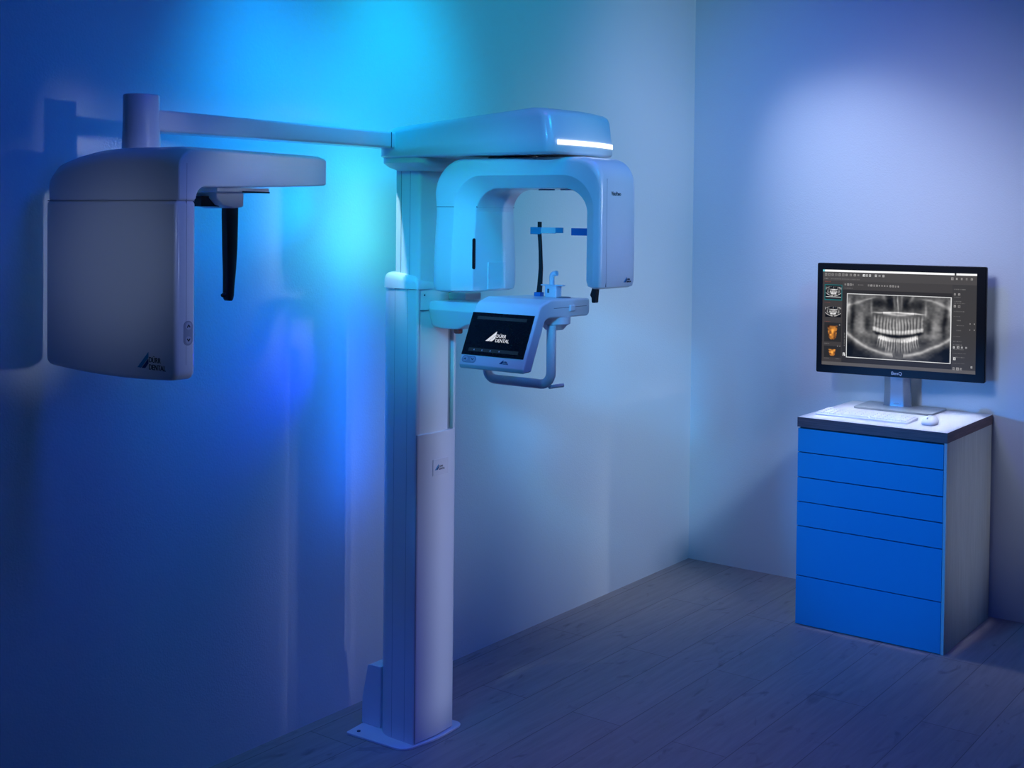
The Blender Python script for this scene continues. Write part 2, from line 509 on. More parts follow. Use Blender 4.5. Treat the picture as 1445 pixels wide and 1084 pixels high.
# collar under the head, round the column top
bm = bmesh.new()
rr = []
for z, ins in ((1.790, 0.022), (1.800, 0.008), (1.812, 0.0), (1.829, 0.0)):
    rr.append([Vector((p[0], p[1], z)) for p in rloop([(0.262 + ins, -2.515 + ins * 2), (0.45 - ins, -2.515 + ins * 2), (0.45 - ins, -2.21 - ins), (0.262 + ins, -2.21 - ins)], [0.05, 0.03, 0.03, 0.05], 6)])
loft_bm(bm, rr)
finish(bm, 'head_collar', M['plastic2'], mach, angle=50)
# LED strip wrapped round the front of the head
bm = bmesh.new()
path = [Vector((p[0], p[1])) for p in plan(-0.0006, 0.0022)]
sel = [p for p in path if p.x > 0.90]
# order from near corner to far corner
sel = sorted(sel, key=lambda p: p.y)
sel = [p for p in sel if -2.505 < p.y < -2.196]
def resample(P, n):
    d = [0]
    for a, b in zip(P, P[1:]): d.append(d[-1] + (b - a).length)
    out = []
    for i in range(n):
        t = d[-1] * i / (n - 1)
        for k in range(len(P) - 1):
            if t <= d[k + 1] + 1e-9:
                s = (t - d[k]) / max(1e-9, d[k + 1] - d[k]); out.append(P[k].lerp(P[k + 1], s)); break
    return out
sel = resample(sel, 28)
loops = []
for i, p in enumerate(sel):
    a = sel[max(0, i - 1)]; b = sel[min(len(sel) - 1, i + 1)]; t = (b - a).normalized(); n = Vector((t.y, -t.x))
    zz0, zz1 = 1.8535, 1.8665
    q0 = p - n * 0.006; q1 = p + n * 0.0016
    loops.append([Vector((q0.x, q0.y, zz0)), Vector((q1.x, q1.y, zz0)), Vector((q1.x, q1.y, zz1)), Vector((q0.x, q0.y, zz1))])
loft_bm(bm, loops)
finish(bm, 'light_strip', M['led'], head)
# dark turntable between head and gantry
lathe('turntable', (0.70, -2.37, 1.818), [(0.09, 0.0), (0.09, 0.0105)], M['black'], mach, seg=40)

# -------- rotating gantry (inverted U)
def lerp(a, b, t): return a + (b - a) * t
st = []   # stations: O(x,z), A(x,z), B(x,z), yn, yf, chamfer
def arc(c, r0, a0, a1, n):
    return [(c[0] + r0[0] * math.cos(lerp(a0, a1, i / n)), c[1] + r0[1] * math.sin(lerp(a0, a1, i / n))) for i in range(n + 1)]
NA = 10
ZB = 1.425
left_leg = [1.425, 1.430, 1.445, 1.5, 1.56, 1.62, 1.665]
for z in left_leg:
    st.append(((0.484, z), (0.567, z), (0.615, z), 'L'))
O1 = arc((0.584, 1.722), (0.100, 0.100), PI, PI / 2, NA)
A1 = arc((0.657, 1.680), (0.090, 0.090), PI, PI / 2, NA)
B1 = arc((0.690, 1.665), (0.075, 0.068), PI, PI / 2, NA)
for o_, a_, b_ in zip(O1, A1, B1): st.append((o_, a_, b_, 'C1'))
for x in (0.72, 0.78, 0.84):
    st.append(((x, 1.822), (x, 1.770), (x, 1.733), 'T'))
O2 = arc((0.965, 1.752), (0.070, 0.070), PI / 2, 0, NA)
A2 = arc((0.915, 1.675), (0.095, 0.095), PI / 2, 0, NA)
B2 = arc((0.895, 1.668), (0.070, 0.065), PI / 2, 0, NA)
for o_, a_, b_ in zip(O2, A2, B2): st.append((o_, a_, b_, 'C2'))
for z in (1.66, 1.6, 1.52, 1.47, 1.455, 1.45):
    st.append(((1.035, z), (1.010, z), (0.965, z), 'R'))
n = len(st)
xs_all = [s[0][0] for s in st]
loops = []
def width(i):
    o_, a_, b_, k = st[i]
    if k == 'L':
        z = o_[1]
        w = 0.150 if z < 1.52 else lerp(0.150, 0.138, min(1, (z - 1.52) / 0.145))
        return -2.370 - w, -2.370 + w
    if k == 'C1':
        t = (i - len(left_leg)) / NA
        return lerp(-2.508, -2.497, t), lerp(-2.232, -2.240, t)
    if k == 'T':
        t = (a_[0] - 0.68) / 0.23
        return lerp(-2.497, -2.455, t), lerp(-2.240, -2.250, t)
    if k == 'C2':
        t = (i - len(left_leg) - NA - 1 - 3) / NA
        return lerp(-2.452, -2.435, t), lerp(-2.250, -2.248, t)
    return -2.435, -2.248
for i, (o_, a_, b_, k) in enumerate(st):
    yn, yf = width(i)
    c = 0.045 if k in ('L', 'C1') else 0.035
    ro = 0.022 if k != 'L' else 0.03
    # section polygon in (t, y): t 0 = outer, 1 = A, 2 = B -> map to xz
    def pos(t):
        if t <= 1: return (lerp(o_[0], a_[0], t), lerp(o_[1], a_[1], t))
        return (lerp(a_[0], b_[0], t - 1), lerp(a_[1], b_[1], t - 1))
    dOA = math.hypot(o_[0] - a_[0], o_[1] - a_[1]) + 1e-9
    dAB = math.hypot(b_[0] - a_[0], b_[1] - a_[1]) + 1e-9
    # local coordinate: distance from O
    poly = [(0, yn), (dOA, yn), (dOA + dAB, yn + c), (dOA + dAB, yf - c), (dOA, yf), (0, yf)]
    r2 = rloop(poly, [min(ro, dOA * .45), 0.006, 0.010, 0.010, 0.006, min(ro, dOA * .45)], 4)
    ins = {0: 0.014, 1: 0.004}.get(i, {n - 1: 0.012, n - 2: 0.003}.get(i, 0.0))
    cd, cyy = (dOA + dAB) / 2, (yn + yf) / 2
    l = []
    for d, y in r2:
        d = d + (ins if d < cd else -ins) * min(1, abs(d - cd) / 0.03); y = y + (ins if y < cyy else -ins) * min(1, abs(y - cyy) / 0.03)
        t = d / dOA if d <= dOA else 1 + (d - dOA) / dAB
        x, z = pos(t)
        l.append(Vector((x, y, z)))
    loops.append(l)
bm = bmesh.new(); loft_bm(bm, loops)
gan = finish(bm, 'rotating_gantry', M['plastic'], mach, angle=38)

# joint lines across the gantry legs (thin grooves rings)
bm = bmesh.new()
add_box(bm, (0.500, -2.5083, 1.6775), (0.5665, -2.5060, 1.6790))
add_box(bm, (0.6145, -2.463, 1.6775), (0.6165, -2.277, 1.6800))
finish(bm, 'joint_line', M['seam'], gan, smooth=False)
# slot, cover plate on the inner face of the big leg
prism('scanner_slot', rloop([(-2.4775, 1.494), (-2.4665, 1.494), (-2.4665, 1.586), (-2.4775, 1.586)], 0.0053, 5), 'X', 0.613, 0.6165, M['black'], gan, label='narrow black slot')
prism('cover_plate', rloop([(-2.405, 1.432), (-2.318, 1.432), (-2.318, 1.513), (-2.405, 1.513)], 0.003, 4), 'X', 0.613, 0.6175, M['label'], gan, bevel=0.0006)
# groove on outer face of narrow leg
box('joint_line', (1.031, -2.405, 1.456), (1.0353, -2.4035, 1.76), M['seam2'], gan, bevel=0, smooth=False)
bm = bmesh.new(); text_bm(bm, 'VistaPano', (1.0353, -2.382, 1.7135), (0, 1, 0), (0, 0, 1), 0.016, xs=0.8, depth=0.0005)
finish(bm, 'model_lettering', M['ink'], gan, smooth=False)
logo((1.0353, -2.311, 1.466), (0, 1, 0), (0, 0, 1), 0.0150, gan, t=0.0005)
# disc details under the gantry bridge
for x, r in ((0.79, 0.025), (0.86, 0.018)):
    lathe('underside_disc', (x, -2.35, 1.7295), [(r, 0), (r * .9, 0.005)], M['bluepad'] if False else M['button'], gan, seg=20)

# -------- boom carrying the patient support and panel
bm = bmesh.new()
loops = []
for x, zt, zm, zb, y0, y1, yb0 in ((0.386, 1.372, 1.352, 1.318, -2.405, -2.31, -2.395), (0.392, 1.384, 1.352, 1.312, -2.415, -2.30, -2.405), (0.405, 1.388, 1.352, 1.306, -2.420, -2.292, -2.412),
                                   (0.44, 1.390, 1.352, 1.302, -2.422, -2.29, -2.41), (0.50, 1.390, 1.352, 1.303, -2.424, -2.29, -2.41), (0.54, 1.390, 1.352, 1.318, -2.43, -2.288, -2.42),
                                   (0.60, 1.390, 1.352, 1.330, -2.445, -2.285, -2.44), (0.72, 1.392, 1.355, 1.338, -2.47, -2.28, -2.465), (0.74, 1.392, 1.355, 1.340, -2.47, -2.28, -2.465)):
    poly = [(y0 + .006, zt), (y0, zm + .01), (yb0 + .006, zb), (y1 - .012, zb), (y1, zm + .01), (y1 - .006, zt)]
    loops.append([Vector((x, p[0], p[1])) for p in rloop(poly, [0.006, 0.012, 0.010, 0.010, 0.012, 0.006], 4)])
loft_bm(bm, loops)
boom = finish(bm, 'boom_arm', M['plastic'], mach, angle=40)
lathe('emergency_stop', (0.487, -2.385, 1.296), [(0.008, 0.012), (0.008, 0.008), (0.0135, 0.007), (0.0135, -0.003), (0.011, -0.006)], M['red'], mach, seg=20, label='red emergency stop button')
box('gantry_bracket', (0.40, -2.33, 1.388), (0.47, -2.25, 1.410), M['plastic2'], boom, bevel=0.004)

# control panel body + platform, one S-shaped profile
prof = rloop([(-2.319, 1.416), (-2.515, 1.420), (-2.566, 1.405), (-2.643, 1.236), (-2.640, 1.224), (-2.604, 1.226), (-2.541, 1.362), (-2.525, 1.368), (-2.330, 1.366), (-2.316, 1.374)],
             [0.006, 0.02, 0.035, 0.006, 0.005, 0.006, 0.015, 0.02, 0.008, 0.012], 7)
panel = prism('control_panel', prof, 'X', 0.700, 0.925, M['plastic'], mach, bevel=0.006)
# screen lies on the slanted face
pa = Vector((0, -2.566, 1.405)); pb = Vector((0, -2.643, 1.236))
dn = (pb - pa).normalized(); nrm = Vector((1, 0, 0)).cross(dn); 
if nrm.y > 0: nrm = -nrm
uyp = -dn; uxp = Vector((1, 0, 0))
def on_panel(x, s, off=0.0):   # s = distance down from pa
    p = pa + dn * s + nrm * off
    return Vector((x, p.y, p.z))
def panel_slab(name, x0, x1, s0, s1, m, parent, off, t, r=0.0):
    bm = bmesh.new()
    pts = dedupe(rloop([(x0, -s1), (x1, -s1), (x1, -s0), (x0, -s0)], r, 4)) if r else [Vector(p) for p in ((x0, -s1), (x1, -s1), (x1, -s0), (x0, -s0))]
    quad_prism(bm, Vector((0, pa.y, pa.z)) + nrm * off, uxp, uyp, [tuple(p) for p in pts], t, 0)
    return finish(bm, name, m, parent, smooth=False)
scr = panel_slab('touch_screen', 0.701, 0.9165, 0.030, 0.157, M['glassblack'], panel, 0.0006, 0.001, 0.0)
panel_slab('status_bar', 0.722, 0.895, 0.041, 0.050, M['dim_ui'], scr, 0.0018, 0.0002, 0.0)
panel_slab('tool_bar', 0.722, 0.895, 0.136, 0.146, M['dim_ui'], scr, 0.0018, 0.0002, 0.0)
for x in (0.740, 0.768, 0.797, 0.828):
    bm = bmesh.new()
    quad_prism(bm, on_panel(x, 0.141, 0.0022), uxp, uyp, [(0, -.002), (.004, -.002), (.003, .002), (.001, .002)], .0002, 0)
    finish(bm, 'screen_icon', M['button'], scr, smooth=False)
logo(on_panel(0.773, 0.113, 0.0020), uxp, uyp, 0.0300, scr, mats=[M['white_ui']] * 3, t=0.0003, label='white logo glowing on black screen')
# pad with two buttons
panel_slab('button_pad', 0.7075, 0.7575, 0.1595, 0.1795, M['buttonpad'], panel, 0.0006, 0.0008, 0.0095)
bm_b = []
for x, upw in ((0.7195, True), (0.7455, False)):
    bm = bmesh.new()
    c = on_panel(x, 0.1697, 0.0012)
    pts = [(0.0078 * math.cos(2 * PI * k / 20), 0.0078 * math.sin(2 * PI * k / 20)) for k in range(20)]
    quad_prism(bm, c, uxp, uyp, pts, 0.0010, 0)
    chevron(bm, c + nrm * 0.0012, uxp, uyp, 0.0045, upw, 0.0018, 0.0003, 1)
    finish(bm, 'panel_button', [M['button'], M['ink']], panel, smooth=False)
logo(on_panel(0.840, 0.1755, 0.0008), uxp, uyp, 0.0115, panel, mats=[M['navy'], M['navy'], M['navy']], t=0.0004)
# knob on the platform flank and shallow seam
box('flank_seam', (0.9245, -2.50, 1.3945), (0.9256, -2.335, 1.3958), M['seam'], panel, bevel=0, smooth=False)
box('lock_knob', (0.923, -2.425, 1.383), (0.931, -2.400, 1.401), M['plastic2'], panel, bevel=0.003)
lathe('recess_ring', (0.86, -2.36, 1.4165), [(0.022, 0), (0.022, 0.002), (0.015, 0.002)], M['seam'], panel, seg=24)
# mount below platform
lathe('handle_mount', (0.885, -2.44, 1.330), [(0.026, 0.0), (0.036, 0.012), (0.046, 0.018), (0.046, 0.038)], M['plastic2'], mach, seg=30)
# U handle
hp = round_path([(0.900, -2.475, 1.345), (0.900, -2.475, 1.176), (0.672, -2.475, 1.176), (0.672, -2.475, 1.235), (0.672, -2.520, 1.262)], 0.035, 7)
tube('grab_handle', hp, 0.0138, M['plastic'], mach, seg=18)
tube('handle_peg', [(0.892, -2.47, 1.169), (0.900, -2.43, 1.170), (0.903, -2.418, 1.170)], 0.0055, M['plastic'], mach, seg=12)
# bite block support on the platform
cs = empty
bm = bmesh.new()
add_box(bm, (0.810, -2.385, 1.416), (0.850, -2.352, 1.452))
chin = finish(bm, 'chin_rest', M['clear'], mach, bevel=0.004)
bm = bmesh.new()
tube_bm(bm, round_path([(0.824, -2.367, 1.44), (0.824, -2.367, 1.485), (0.842, -2.367, 1.487)], 0.012, 5), 0.0075, 12)
finish(bm, 'bite_holder', M['clear'], chin, angle=50)
box('chin_shelf', (0.790, -2.376, 1.450), (0.868, -2.362, 1.4535), M['clear'], chin, bevel=0.001)
box('latch', (0.822, -2.3875, 1.43), (0.8275, -2.3845, 1.442), M['seam'], chin, bevel=0.0005)
# temple support rod and pads
bm = bmesh.new()
path = [(0.773, -2.36, 1.637), (0.773, -2.36, 1.60), (0.775, -2.36, 1.58), (0.777, -2.36, 1.55), (0.779, -2.36, 1.50), (0.776, -2.36, 1.45), (0.773, -2.36, 1.421)]
loops = []
for (x, y, z), w in zip(path, (0.0050, 0.0048, 0.0046, 0.0045, 0.0055, 0.0070, 0.0080)):
    loops.append([Vector((p[0], p[1], z)) for p in rloop([(x - w, y - .005), (x + w, y - .005), (x + w, y + .005), (x - w, y + .005)], 0.002, 3)])
loft_bm(bm, loops)
rod = finish(bm, 'temple_support', M['black'], mach, label='black upright temple support rod')
box('rod_foot', (0.762, -2.371, 1.415), (0.784, -2.349, 1.429), M['blueplate'], rod, bevel=0.002)
box('temple_pad', (0.748, -2.373, 1.600), (0.786, -2.368, 1.621), M['bluesolid'], rod, bevel=0.001)
box('temple_strip', (0.786, -2.372, 1.6030), (0.838, -2.369, 1.6205), M['strip'], rod, bevel=0.001)
box('temple_pad', (0.838, -2.373, 1.6045), (0.864, -2.368, 1.6205), M['bluesolid'], rod, bevel=0.001)
box('beam_window', (0.893, -2.372, 1.5985), (0.968, -2.368, 1.6195), M['blueplate'], gan, bevel=0.001)
# small black hook at far end of the platform
bm = bmesh.new()
prism_bm(bm, rloop([(0.925, 1.445), (0.940, 1.446), (0.937, 1.418), (0.936, 1.402), (0.924, 1.402), (0.923, 1.416), (0.918, 1.424)], 0.003, 3), 'Y', -2.306, -2.290)
finish(bm, 'head_clamp', M['black'], mach)

# -------- cephalometric arm
bm = bmesh.new()
loops = []
for y, z0, z1, x0, x1 in ((-3.40, 1.8525, 1.9065, 0.270, 0.350), (-2.56, 1.856, 1.9045, 0.272, 0.348), (-2.545, 1.8555, 1.905, 0.271, 0.349), (-2.520, 1.8545, 1.906, 0.270, 0.350)):
    loops.append([Vector((p[0], y, p[1])) for p in rloop([(x0, z0), (x1, z0), (x1, z1), (x0, z1)], 0.007, 4)])
loft_bm(bm, loops)
arm = finish(bm, 'side_arm', M['plastic'], mach, angle=50)
box('joint_line', (0.3485, -2.5465, 1.857), (0.3505, -2.5445, 1.904), M['seam'], arm, bevel=0, smooth=False)
lathe('support_post', (0.315, -3.425, 1.78), [(0.0470, 0.0), (0.0460, 0.05), (0.0445, 0.1), (0.0440, 0.158), (0.0428, 0.1615), (0.040, 0.163)], M['plastic'], mach, seg=48)

# -------- cephalometric unit: lower plate
XL, XR = 0.085, 0.600
YN, YI = -3.541, -3.484
def zb(x):
    t = (x - XL) / (XR - XL); return 1.256 + 0.010 * (2 * t - 1) ** 2
def zt(x):
    t = (x - XL) / (XR - XL); return 1.806 - 0.030 * abs(2 * t - 1.15) ** 2.2 if t < .57 else 1.806 - 0.004 * (t - .57)
bot = [(XL + (XR - XL) * i / 12, zb(XL + (XR - XL) * i / 12)) for i in range(13)]
lower = bot + [(XR, 1.6788), (XL, 1.6788)]
rl = rloop(lower, [0.022] + [0] * 11 + [0.026, 0, 0], 5)
cu = prism('sensor_housing', rl, 'Y', YN, YI, M['plastic'], mach, bevel=0.010, bseg=5)
# upper housing with the cantilever
bm = bmesh.new()
loops = []
NS = 22
def section_pts(fr):
    return [XL + (XR - XL) * i / fr for i in range(fr + 1)]
stn = []
stn.append(('leg', 1.6795)); stn.append(('leg', 1.70))
def ring(outer, inner):
    """outer(x)->(y,z), inner(x)->(y,z) ; closed ring across X with rounded side edges"""
    xs_ = section_pts(14)
    o_ = []
    for i, x in enumerate(xs_):
        y, z = outer(x); o_.append(Vector((x, y, z)))
    i_ = []
    for x in reversed(xs_):
        y, z = inner(x); i_.append(Vector((x, y, z)))
    return o_ + i_
R_O, R_I = 0.045, 0.028
ZI = 1.712
def side_r(x, amt):
    # pull the outer surface in near the sides to round the long edges
    d = min(x - XL, XR - x)
    k = 0.012
    return 0.0 if d >= k * 3 else amt * (1 - d / (k * 3)) ** 2
loops.append(ring(lambda x: (YN + side_r(x, .008), 1.6795), lambda x: (YI - side_r(x, .004), 1.6795)))
for k in range(9):
    a = PI + (-PI / 2) * k / 8   # from pointing -Y to +Z
    def o(x, a=a):
        top = zt(x)
        return (YN + R_O + R_O * math.cos(a) + side_r(x, .008), (top - R_O) + R_O * math.sin(a) - side_r(x, .008))
    def i(x, k=k):
        b = PI - PI / 2 * k / 8
        return (YI + R_I + R_I * math.cos(b), (ZI - R_I) + R_I * math.sin(b)) if k else (YI, ZI - R_I)
    loops.append(ring(o, i))
for y, f in ((-3.42, 0.0), (-3.36, 0.1), (-3.30, 0.22), (-3.22, 0.42), (-3.15, 0.65), (-3.095, 0.88), (-3.072, 0.98), (-3.065, 1.0)):
    zi = ZI + 0.013 * f; 
    pull = 0.0 if y < -3.08 else (0.001 if y < -3.07 else 0.005)
    def o(x, y=y, f=f, pull=pull):
        # far edge of the cantilever narrows toward the wall side
        return (y, zt(x) * (1 - 0.0) - 0.004 * f - side_r(x, .008) - pull)
    def i(x, y=y, zi=zi, pull=pull):
        return (y, zi + pull * .5)
    l = ring(o, i)
    # taper on the wall side
    for v in l:
        t = (XR - v.x) / (XR - XL)
        v.x = XR - t * (XR - XL) * (1 - 0.35 * f ** 1.5)
    loops.append(l)
loft_bm(bm, loops)
cu2 = finish(bm, 'cantilever_housing', M['plastic'], mach, angle=45, bevel=0.004, bseg=3)
box('joint_line', (XL + .0035, YN + .0030, 1.6770), (XR - .0030, YI - .0030, 1.6798), M['seam2'], cu, bevel=0, smooth=False)
box('joint_line', (0.597, -3.5118, 1.30), (0.60025, -3.5110, 1.765), M['seam2'], cu, bevel=0, smooth=False)
logo((0.461, YN - 0.0004, 1.287), (1, 0, 0), (0, 0, 1), 0.0385, cu, t=0.0006)
# button pad on the flank
bm = bmesh.new(); prism_bm(bm, rloop([(-3.519, 1.345), (-3.494, 1.345), (-3.494, 1.402), (-3.519, 1.402)], 0.012, 6), 'X', 0.598, 0.6015)
finish(bm, 'flank_button_pad', M['buttonpad'], cu, smooth=False)
for z, upw in ((1.390, True), (1.3575, False)):
    bm = bmesh.new()
    pts = [(0.0085 * math.cos(2 * PI * k / 24), 0.0085 * math.sin(2 * PI * k / 24)) for k in range(24)]
    quad_prism(bm, (0.6018, -3.5065, z), (0, 1, 0), (0, 0, 1), pts, 0.0009, 0)
    chevron(bm, Vector((0.6030, -3.5065, z)), (0, 1, 0), (0, 0, 1), 0.0052, upw, 0.0022, 0.0003, 1)
    finish(bm, 'flank_button', [M['button'], M['ink']], cu, smooth=False)
# head holder below the cantilever
hx, hy = 0.36, -3.190
holder = prism('holder_carrier', rloop([(-3.275, 1.716), (-3.275, 1.690), (-3.255, 1.672), (-3.215, 1.664), (-3.185, 1.668), (-3.185, 1.716)], [0, .008, .012, .012, .006, 0], 4), 'X', 0.30, 0.42, M['plastic2'], mach, bevel=0.003)
prism('holder_plate', rloop([(-3.34, 1.7035), (-3.17, 1.7035), (-3.17, 1.7155), (-3.34, 1.7155)], 0.003, 3), 'X', 0.24, 0.50, M['plastic2'], mach, bevel=0.002)
box('slide_slot', (0.499, -3.26, 1.703), (0.5012, -3.17, 1.7065), M['black'], holder, bevel=0)
bm = bmesh.new(); loops = []
for z, w, dy in ((1.700, 0.0205, 0), (1.64, 0.0205, 0), (1.56, 0.0185, 0), (1.50, 0.0150, -0.001), (1.46, 0.0125, -0.003), (1.435, 0.0115, -0.004), (1.426, 0.009, -0.004), (1.422, 0.004, -0.004)):
    y = -3.180 + dy
    loops.append([Vector((p[0], p[1], z)) for p in rloop([(hx - .012, y - w), (hx + .012, y - w), (hx + .012, y + w), (hx - .012, y + w)], min(.005, w * .8), 3)])
loft_bm(bm, loops)
ear = finish(bm, 'ear_rod_arm', M['black'], mach, label='long black hanging ear rod arm')
lathe('ear_plug', (hx, -3.192, 1.437), [(0.006, 0.0), (0.008, -0.006), (0.004, -0.014)], M['black'], ear, seg=14, axis='Y')
prism('nose_support', rloop([(-3.30, 1.694), (-3.258, 1.694), (-3.238, 1.668), (-3.30, 1.668)], 0.002, 3), 'X', 0.33, 0.39, M['black'], mach)

# ------------------------------------------------------------------ drawer cabinet
cab = empty('drawer_cabinet', (1.12, -0.30, 0.0))
tag(cab, 'waist-high pale cabinet with six handleless blue drawer fronts', 'cabinet')
CX0, CX1, CY0, CY1 = 0.820, 1.423, -0.598, -0.015
TOPZ = 0.85; TH = 0.0395
bm = bmesh.new()
add_box(bm, (CX0, CY0 + .020, 0.0), (CX1, CY1, TOPZ - TH))
finish(bm, 'carcass', M['carcass'], cab, bevel=0.0008)
zs = [0.003]
# drawer seams measured from the floor
edges = [0.003, 0.2035, 0.407, 0.507, 0.607, 0.709, TOPZ - TH - 0.003]
for a, b in zip(edges, edges[1:]):
    box('drawer', (CX0 + .001, CY0, a), (CX1 - 0.0125, CY0 + .019, b - 0.0035), M['drawer'], cab, bevel=0.0008)
box('side_panel_edge', (CX1 - .0115, CY0, 0.0), (CX1, CY0 + .0195, TOPZ - TH), M['carcass'], cab, bevel=0.0008)
box('gap_backing', (CX0 + .004, CY0 + .0175, 0.003), (CX1 - .0115, CY0 + .0205, TOPZ - TH - .001), M['drawer_edge'], cab, bevel=0)

wt = bmesh.new()
fs = add_box(wt, (CX0 - .001, CY0 - 0.003, TOPZ - TH), (CX1 + .001, CY1 + .006, TOPZ))
for f in fs: f.material_index = 0
fs[1].material_index = 1
w = finish(wt, 'worktop', [M['wood_edge'], M['top_white']], None, smooth=False)
tag(w, 'thick pale worktop with dark wood edges lying on the drawer cabinet', 'worktop')

# ------------------------------------------------------------------ monitor
MX, MY = 1.072, -0.155
mon = empty('computer_monitor', (MX, MY, TOPZ), 0.123)
tag(mon, 'black widescreen computer monitor showing a dental X-ray on the worktop', 'monitor')
MW, MH = 0.700, 0.478; MZ = 1.2285 - TOPZ
def mbox(name, lo, hi, m, parent=mon, bevel=0.002, **k):
    bm = bmesh.new(); add_box(bm, lo, hi)
    return finish(bm, name, m, parent, local=True, bevel=bevel, **k)
# housing: frame ring + back
bm = bmesh.new()
outer = dedupe(rloop([(-MW / 2, MZ - MH / 2), (MW / 2, MZ - MH / 2), (MW / 2, MZ + MH / 2), (-MW / 2, MZ + MH / 2)], 0.007, 5))
prism_bm(bm, outer, 'Y', -0.0, 0.028)
hous = finish(bm, 'monitor_housing', M['bezel'], mon, local=True, bevel=0.002)
prism_b = rloop([(-0.2, MZ - 0.13), (0.2, MZ - 0.13), (0.2, MZ + 0.13), (-0.2, MZ + 0.13)], 0.02, 4)
bm = bmesh.new(); prism_bm(bm, prism_b, 'Y', 0.027, 0.055)
finish(bm, 'rear_bulge', M['bezel'], mon, local=True, bevel=0.004)
# bezel raised lip : four strips around the screen
SX0, SX1 = -MW / 2 + 0.0245, MW / 2 - 0.0375
SZ1, SZ0 = MZ + MH / 2 - 0.029, MZ - MH / 2 + 0.0345
bm = bmesh.new()
for lo, hi in (((-MW / 2 + .003, -.004, MZ - MH / 2 + .003), (MW / 2 - .003, 0.001, SZ0)), ((-MW / 2 + .003, -.004, SZ1), (MW / 2 - .003, 0.001, MZ + MH / 2 - .003)),
               ((-MW / 2 + .003, -.004, SZ0), (SX0, 0.001, SZ1)), ((SX1, -.004, SZ0), (MW / 2 - .003, 0.001, SZ1))):
    add_box(bm, lo, hi)
finish(bm, 'bezel', M['bezel'], mon, local=True, smooth=False)

# --- picture shown by the screen (computed)
NW, NH = 460, 290
U, V = np.meshgrid((np.arange(NW) + .5) / NW, (np.arange(NH) + .5) / NH)
rng = np.random.default_rng(4)
img = np.zeros((NH, NW, 3)); img[:] = np.array([52, 49, 49]) / 255
def rect(u0, v0, u1, v1, c, a=1.0):
    mk = (U >= u0) & (U < u1) & (V >= v0) & (V < v1)
    img[mk] = img[mk] * (1 - a) + np.array(c) / 255 * a
rect(0, 0, 1, .115, (74, 71, 70)); rect(0, .115, .135, .97, (62, 58, 57)); rect(.135, .115, .85, .205, (66, 63, 62)); rect(.135, .205, .85, .97, (44, 42, 42))
rect(.85, .115, 1, .97, (60, 58, 58)); rect(0, .965, 1, 1, (92, 89, 88)); rect(0, 0, 1, .022, (255, 255, 255)); rect(0.86, 0.0, 0.872, 0.022, (60, 60, 60)); rect(0, 0, .014, .022, (120, 220, 235))
def icons(u0, u1, v, nn, sz=.008, c=(165, 162, 160)):
    for k in range(nn):
        u = u0 + (u1 - u0) * k / max(1, nn - 1)
        s = sz * (0.75 + .5 * rng.random())
        rect(u, v - s * .9, u + s, v + s * .9, c, .55 + .4 * rng.random()); rect(u + s * .35, v - s * .3, u + s * .7, v + s * .5, (75, 72, 71), .8)
def tline(u0, u1, v, c=(140, 138, 136)):
    x = u0
    while x < u1:
        wd = .003 + .004 * rng.random(); rect(x, v - .004, min(x + wd, u1), v + .005, c, .25 + .35 * rng.random()); x += wd + .002
icons(.012, .13, .05, 6, .013, (150, 148, 146)); icons(.155, .235, .05, 4, .012); icons(.27, .31, .05, 3, .013, (235, 235, 235)); icons(.35, .40, .05, 3, .012, (200, 200, 200)); icons(.84, .96, .055, 5, .012)
tline(.01, .04, .092, (220, 220, 220)); tline(.055, .25, .095)
icons(.147, .20, .15, 4, .012); tline(.24, .275, .15); icons(.305, .50, .152, 12, .010); tline(.147, .205, .187)
for v in (.125, .345, .545): tline(.012, .055, v, (175, 75, 60))
tline(.012, .05, .775); tline(.012, .05, .93); tline(.095, .12, .93)
icons(.858, .885, .21, 2, .014); icons(.858, .885, .33, 2, .016); tline(.858, .90, .24); tline(.858, .905, .28)
for v in (.16, .30, .38, .43, .47, .52, .57, .63, .68, .715, .76, .80, .84, .90): tline(.858 + (0.02 if .44 < v < .6 else 0), .90 + .04 * rng.random(), v)
icons(.858, .935, .74, 4, .013, (215, 215, 215)); icons(.86, .87, .855, 1, .015, (230, 230, 230)); icons(.858, .905, .955, 3, .014); icons(.958, .985, .50, 2, .006); icons(.958, .985, .56, 2, .006); icons(.97, .98, .93, 1, .010, (210, 210, 210))
# smooth noise
def snoise(nx, ny, seed):
    r = np.random.default_rng(seed).random((ny + 2, nx + 2))
    x = U * nx; y = V * ny; xi = x.astype(int); yi = y.astype(int); fx = x - xi; fy = y - yi
    fx = fx * fx * (3 - 2 * fx); fy = fy * fy * (3 - 2 * fy)
    return (r[yi, xi] * (1 - fx) + r[yi, xi + 1] * fx) * (1 - fy) + (r[yi + 1, xi] * (1 - fx) + r[yi + 1, xi + 1] * fx) * fy
def g(x, y, cx, cy, sx, sy, rot=0.0):
    dx, dy = x - cx, y - cy; c, s_ = math.cos(rot), math.sin(rot)
    a = dx * c + dy * s_; b = -dx * s_ + dy * c
    return np.exp(-(a / sx) ** 2 - (b / sy) ** 2)
X0, X1, Y0, Y1 = .166, .845, .243, .912
x = (U - X0) / (X1 - X0); y = (V - Y0) / (Y1 - Y0)
inside = (x >= 0) & (x <= 1) & (y >= 0) & (y <= 1)
wx = snoise(9, 7, 21) - .5; wy = snoise(8, 8, 22) - .5; wz = snoise(26, 18, 23) - .5
inside0 = inside
x = x + .020 * wx + .006 * wz; y = y + .035 * wy + .010 * wz
xm = np.abs(x - .5)           # mirror symmetry
L_ = 0.40 + .12 * (snoise(22, 16, 1) - .5) + .10 * (snoise(60, 50, 2) - .5)
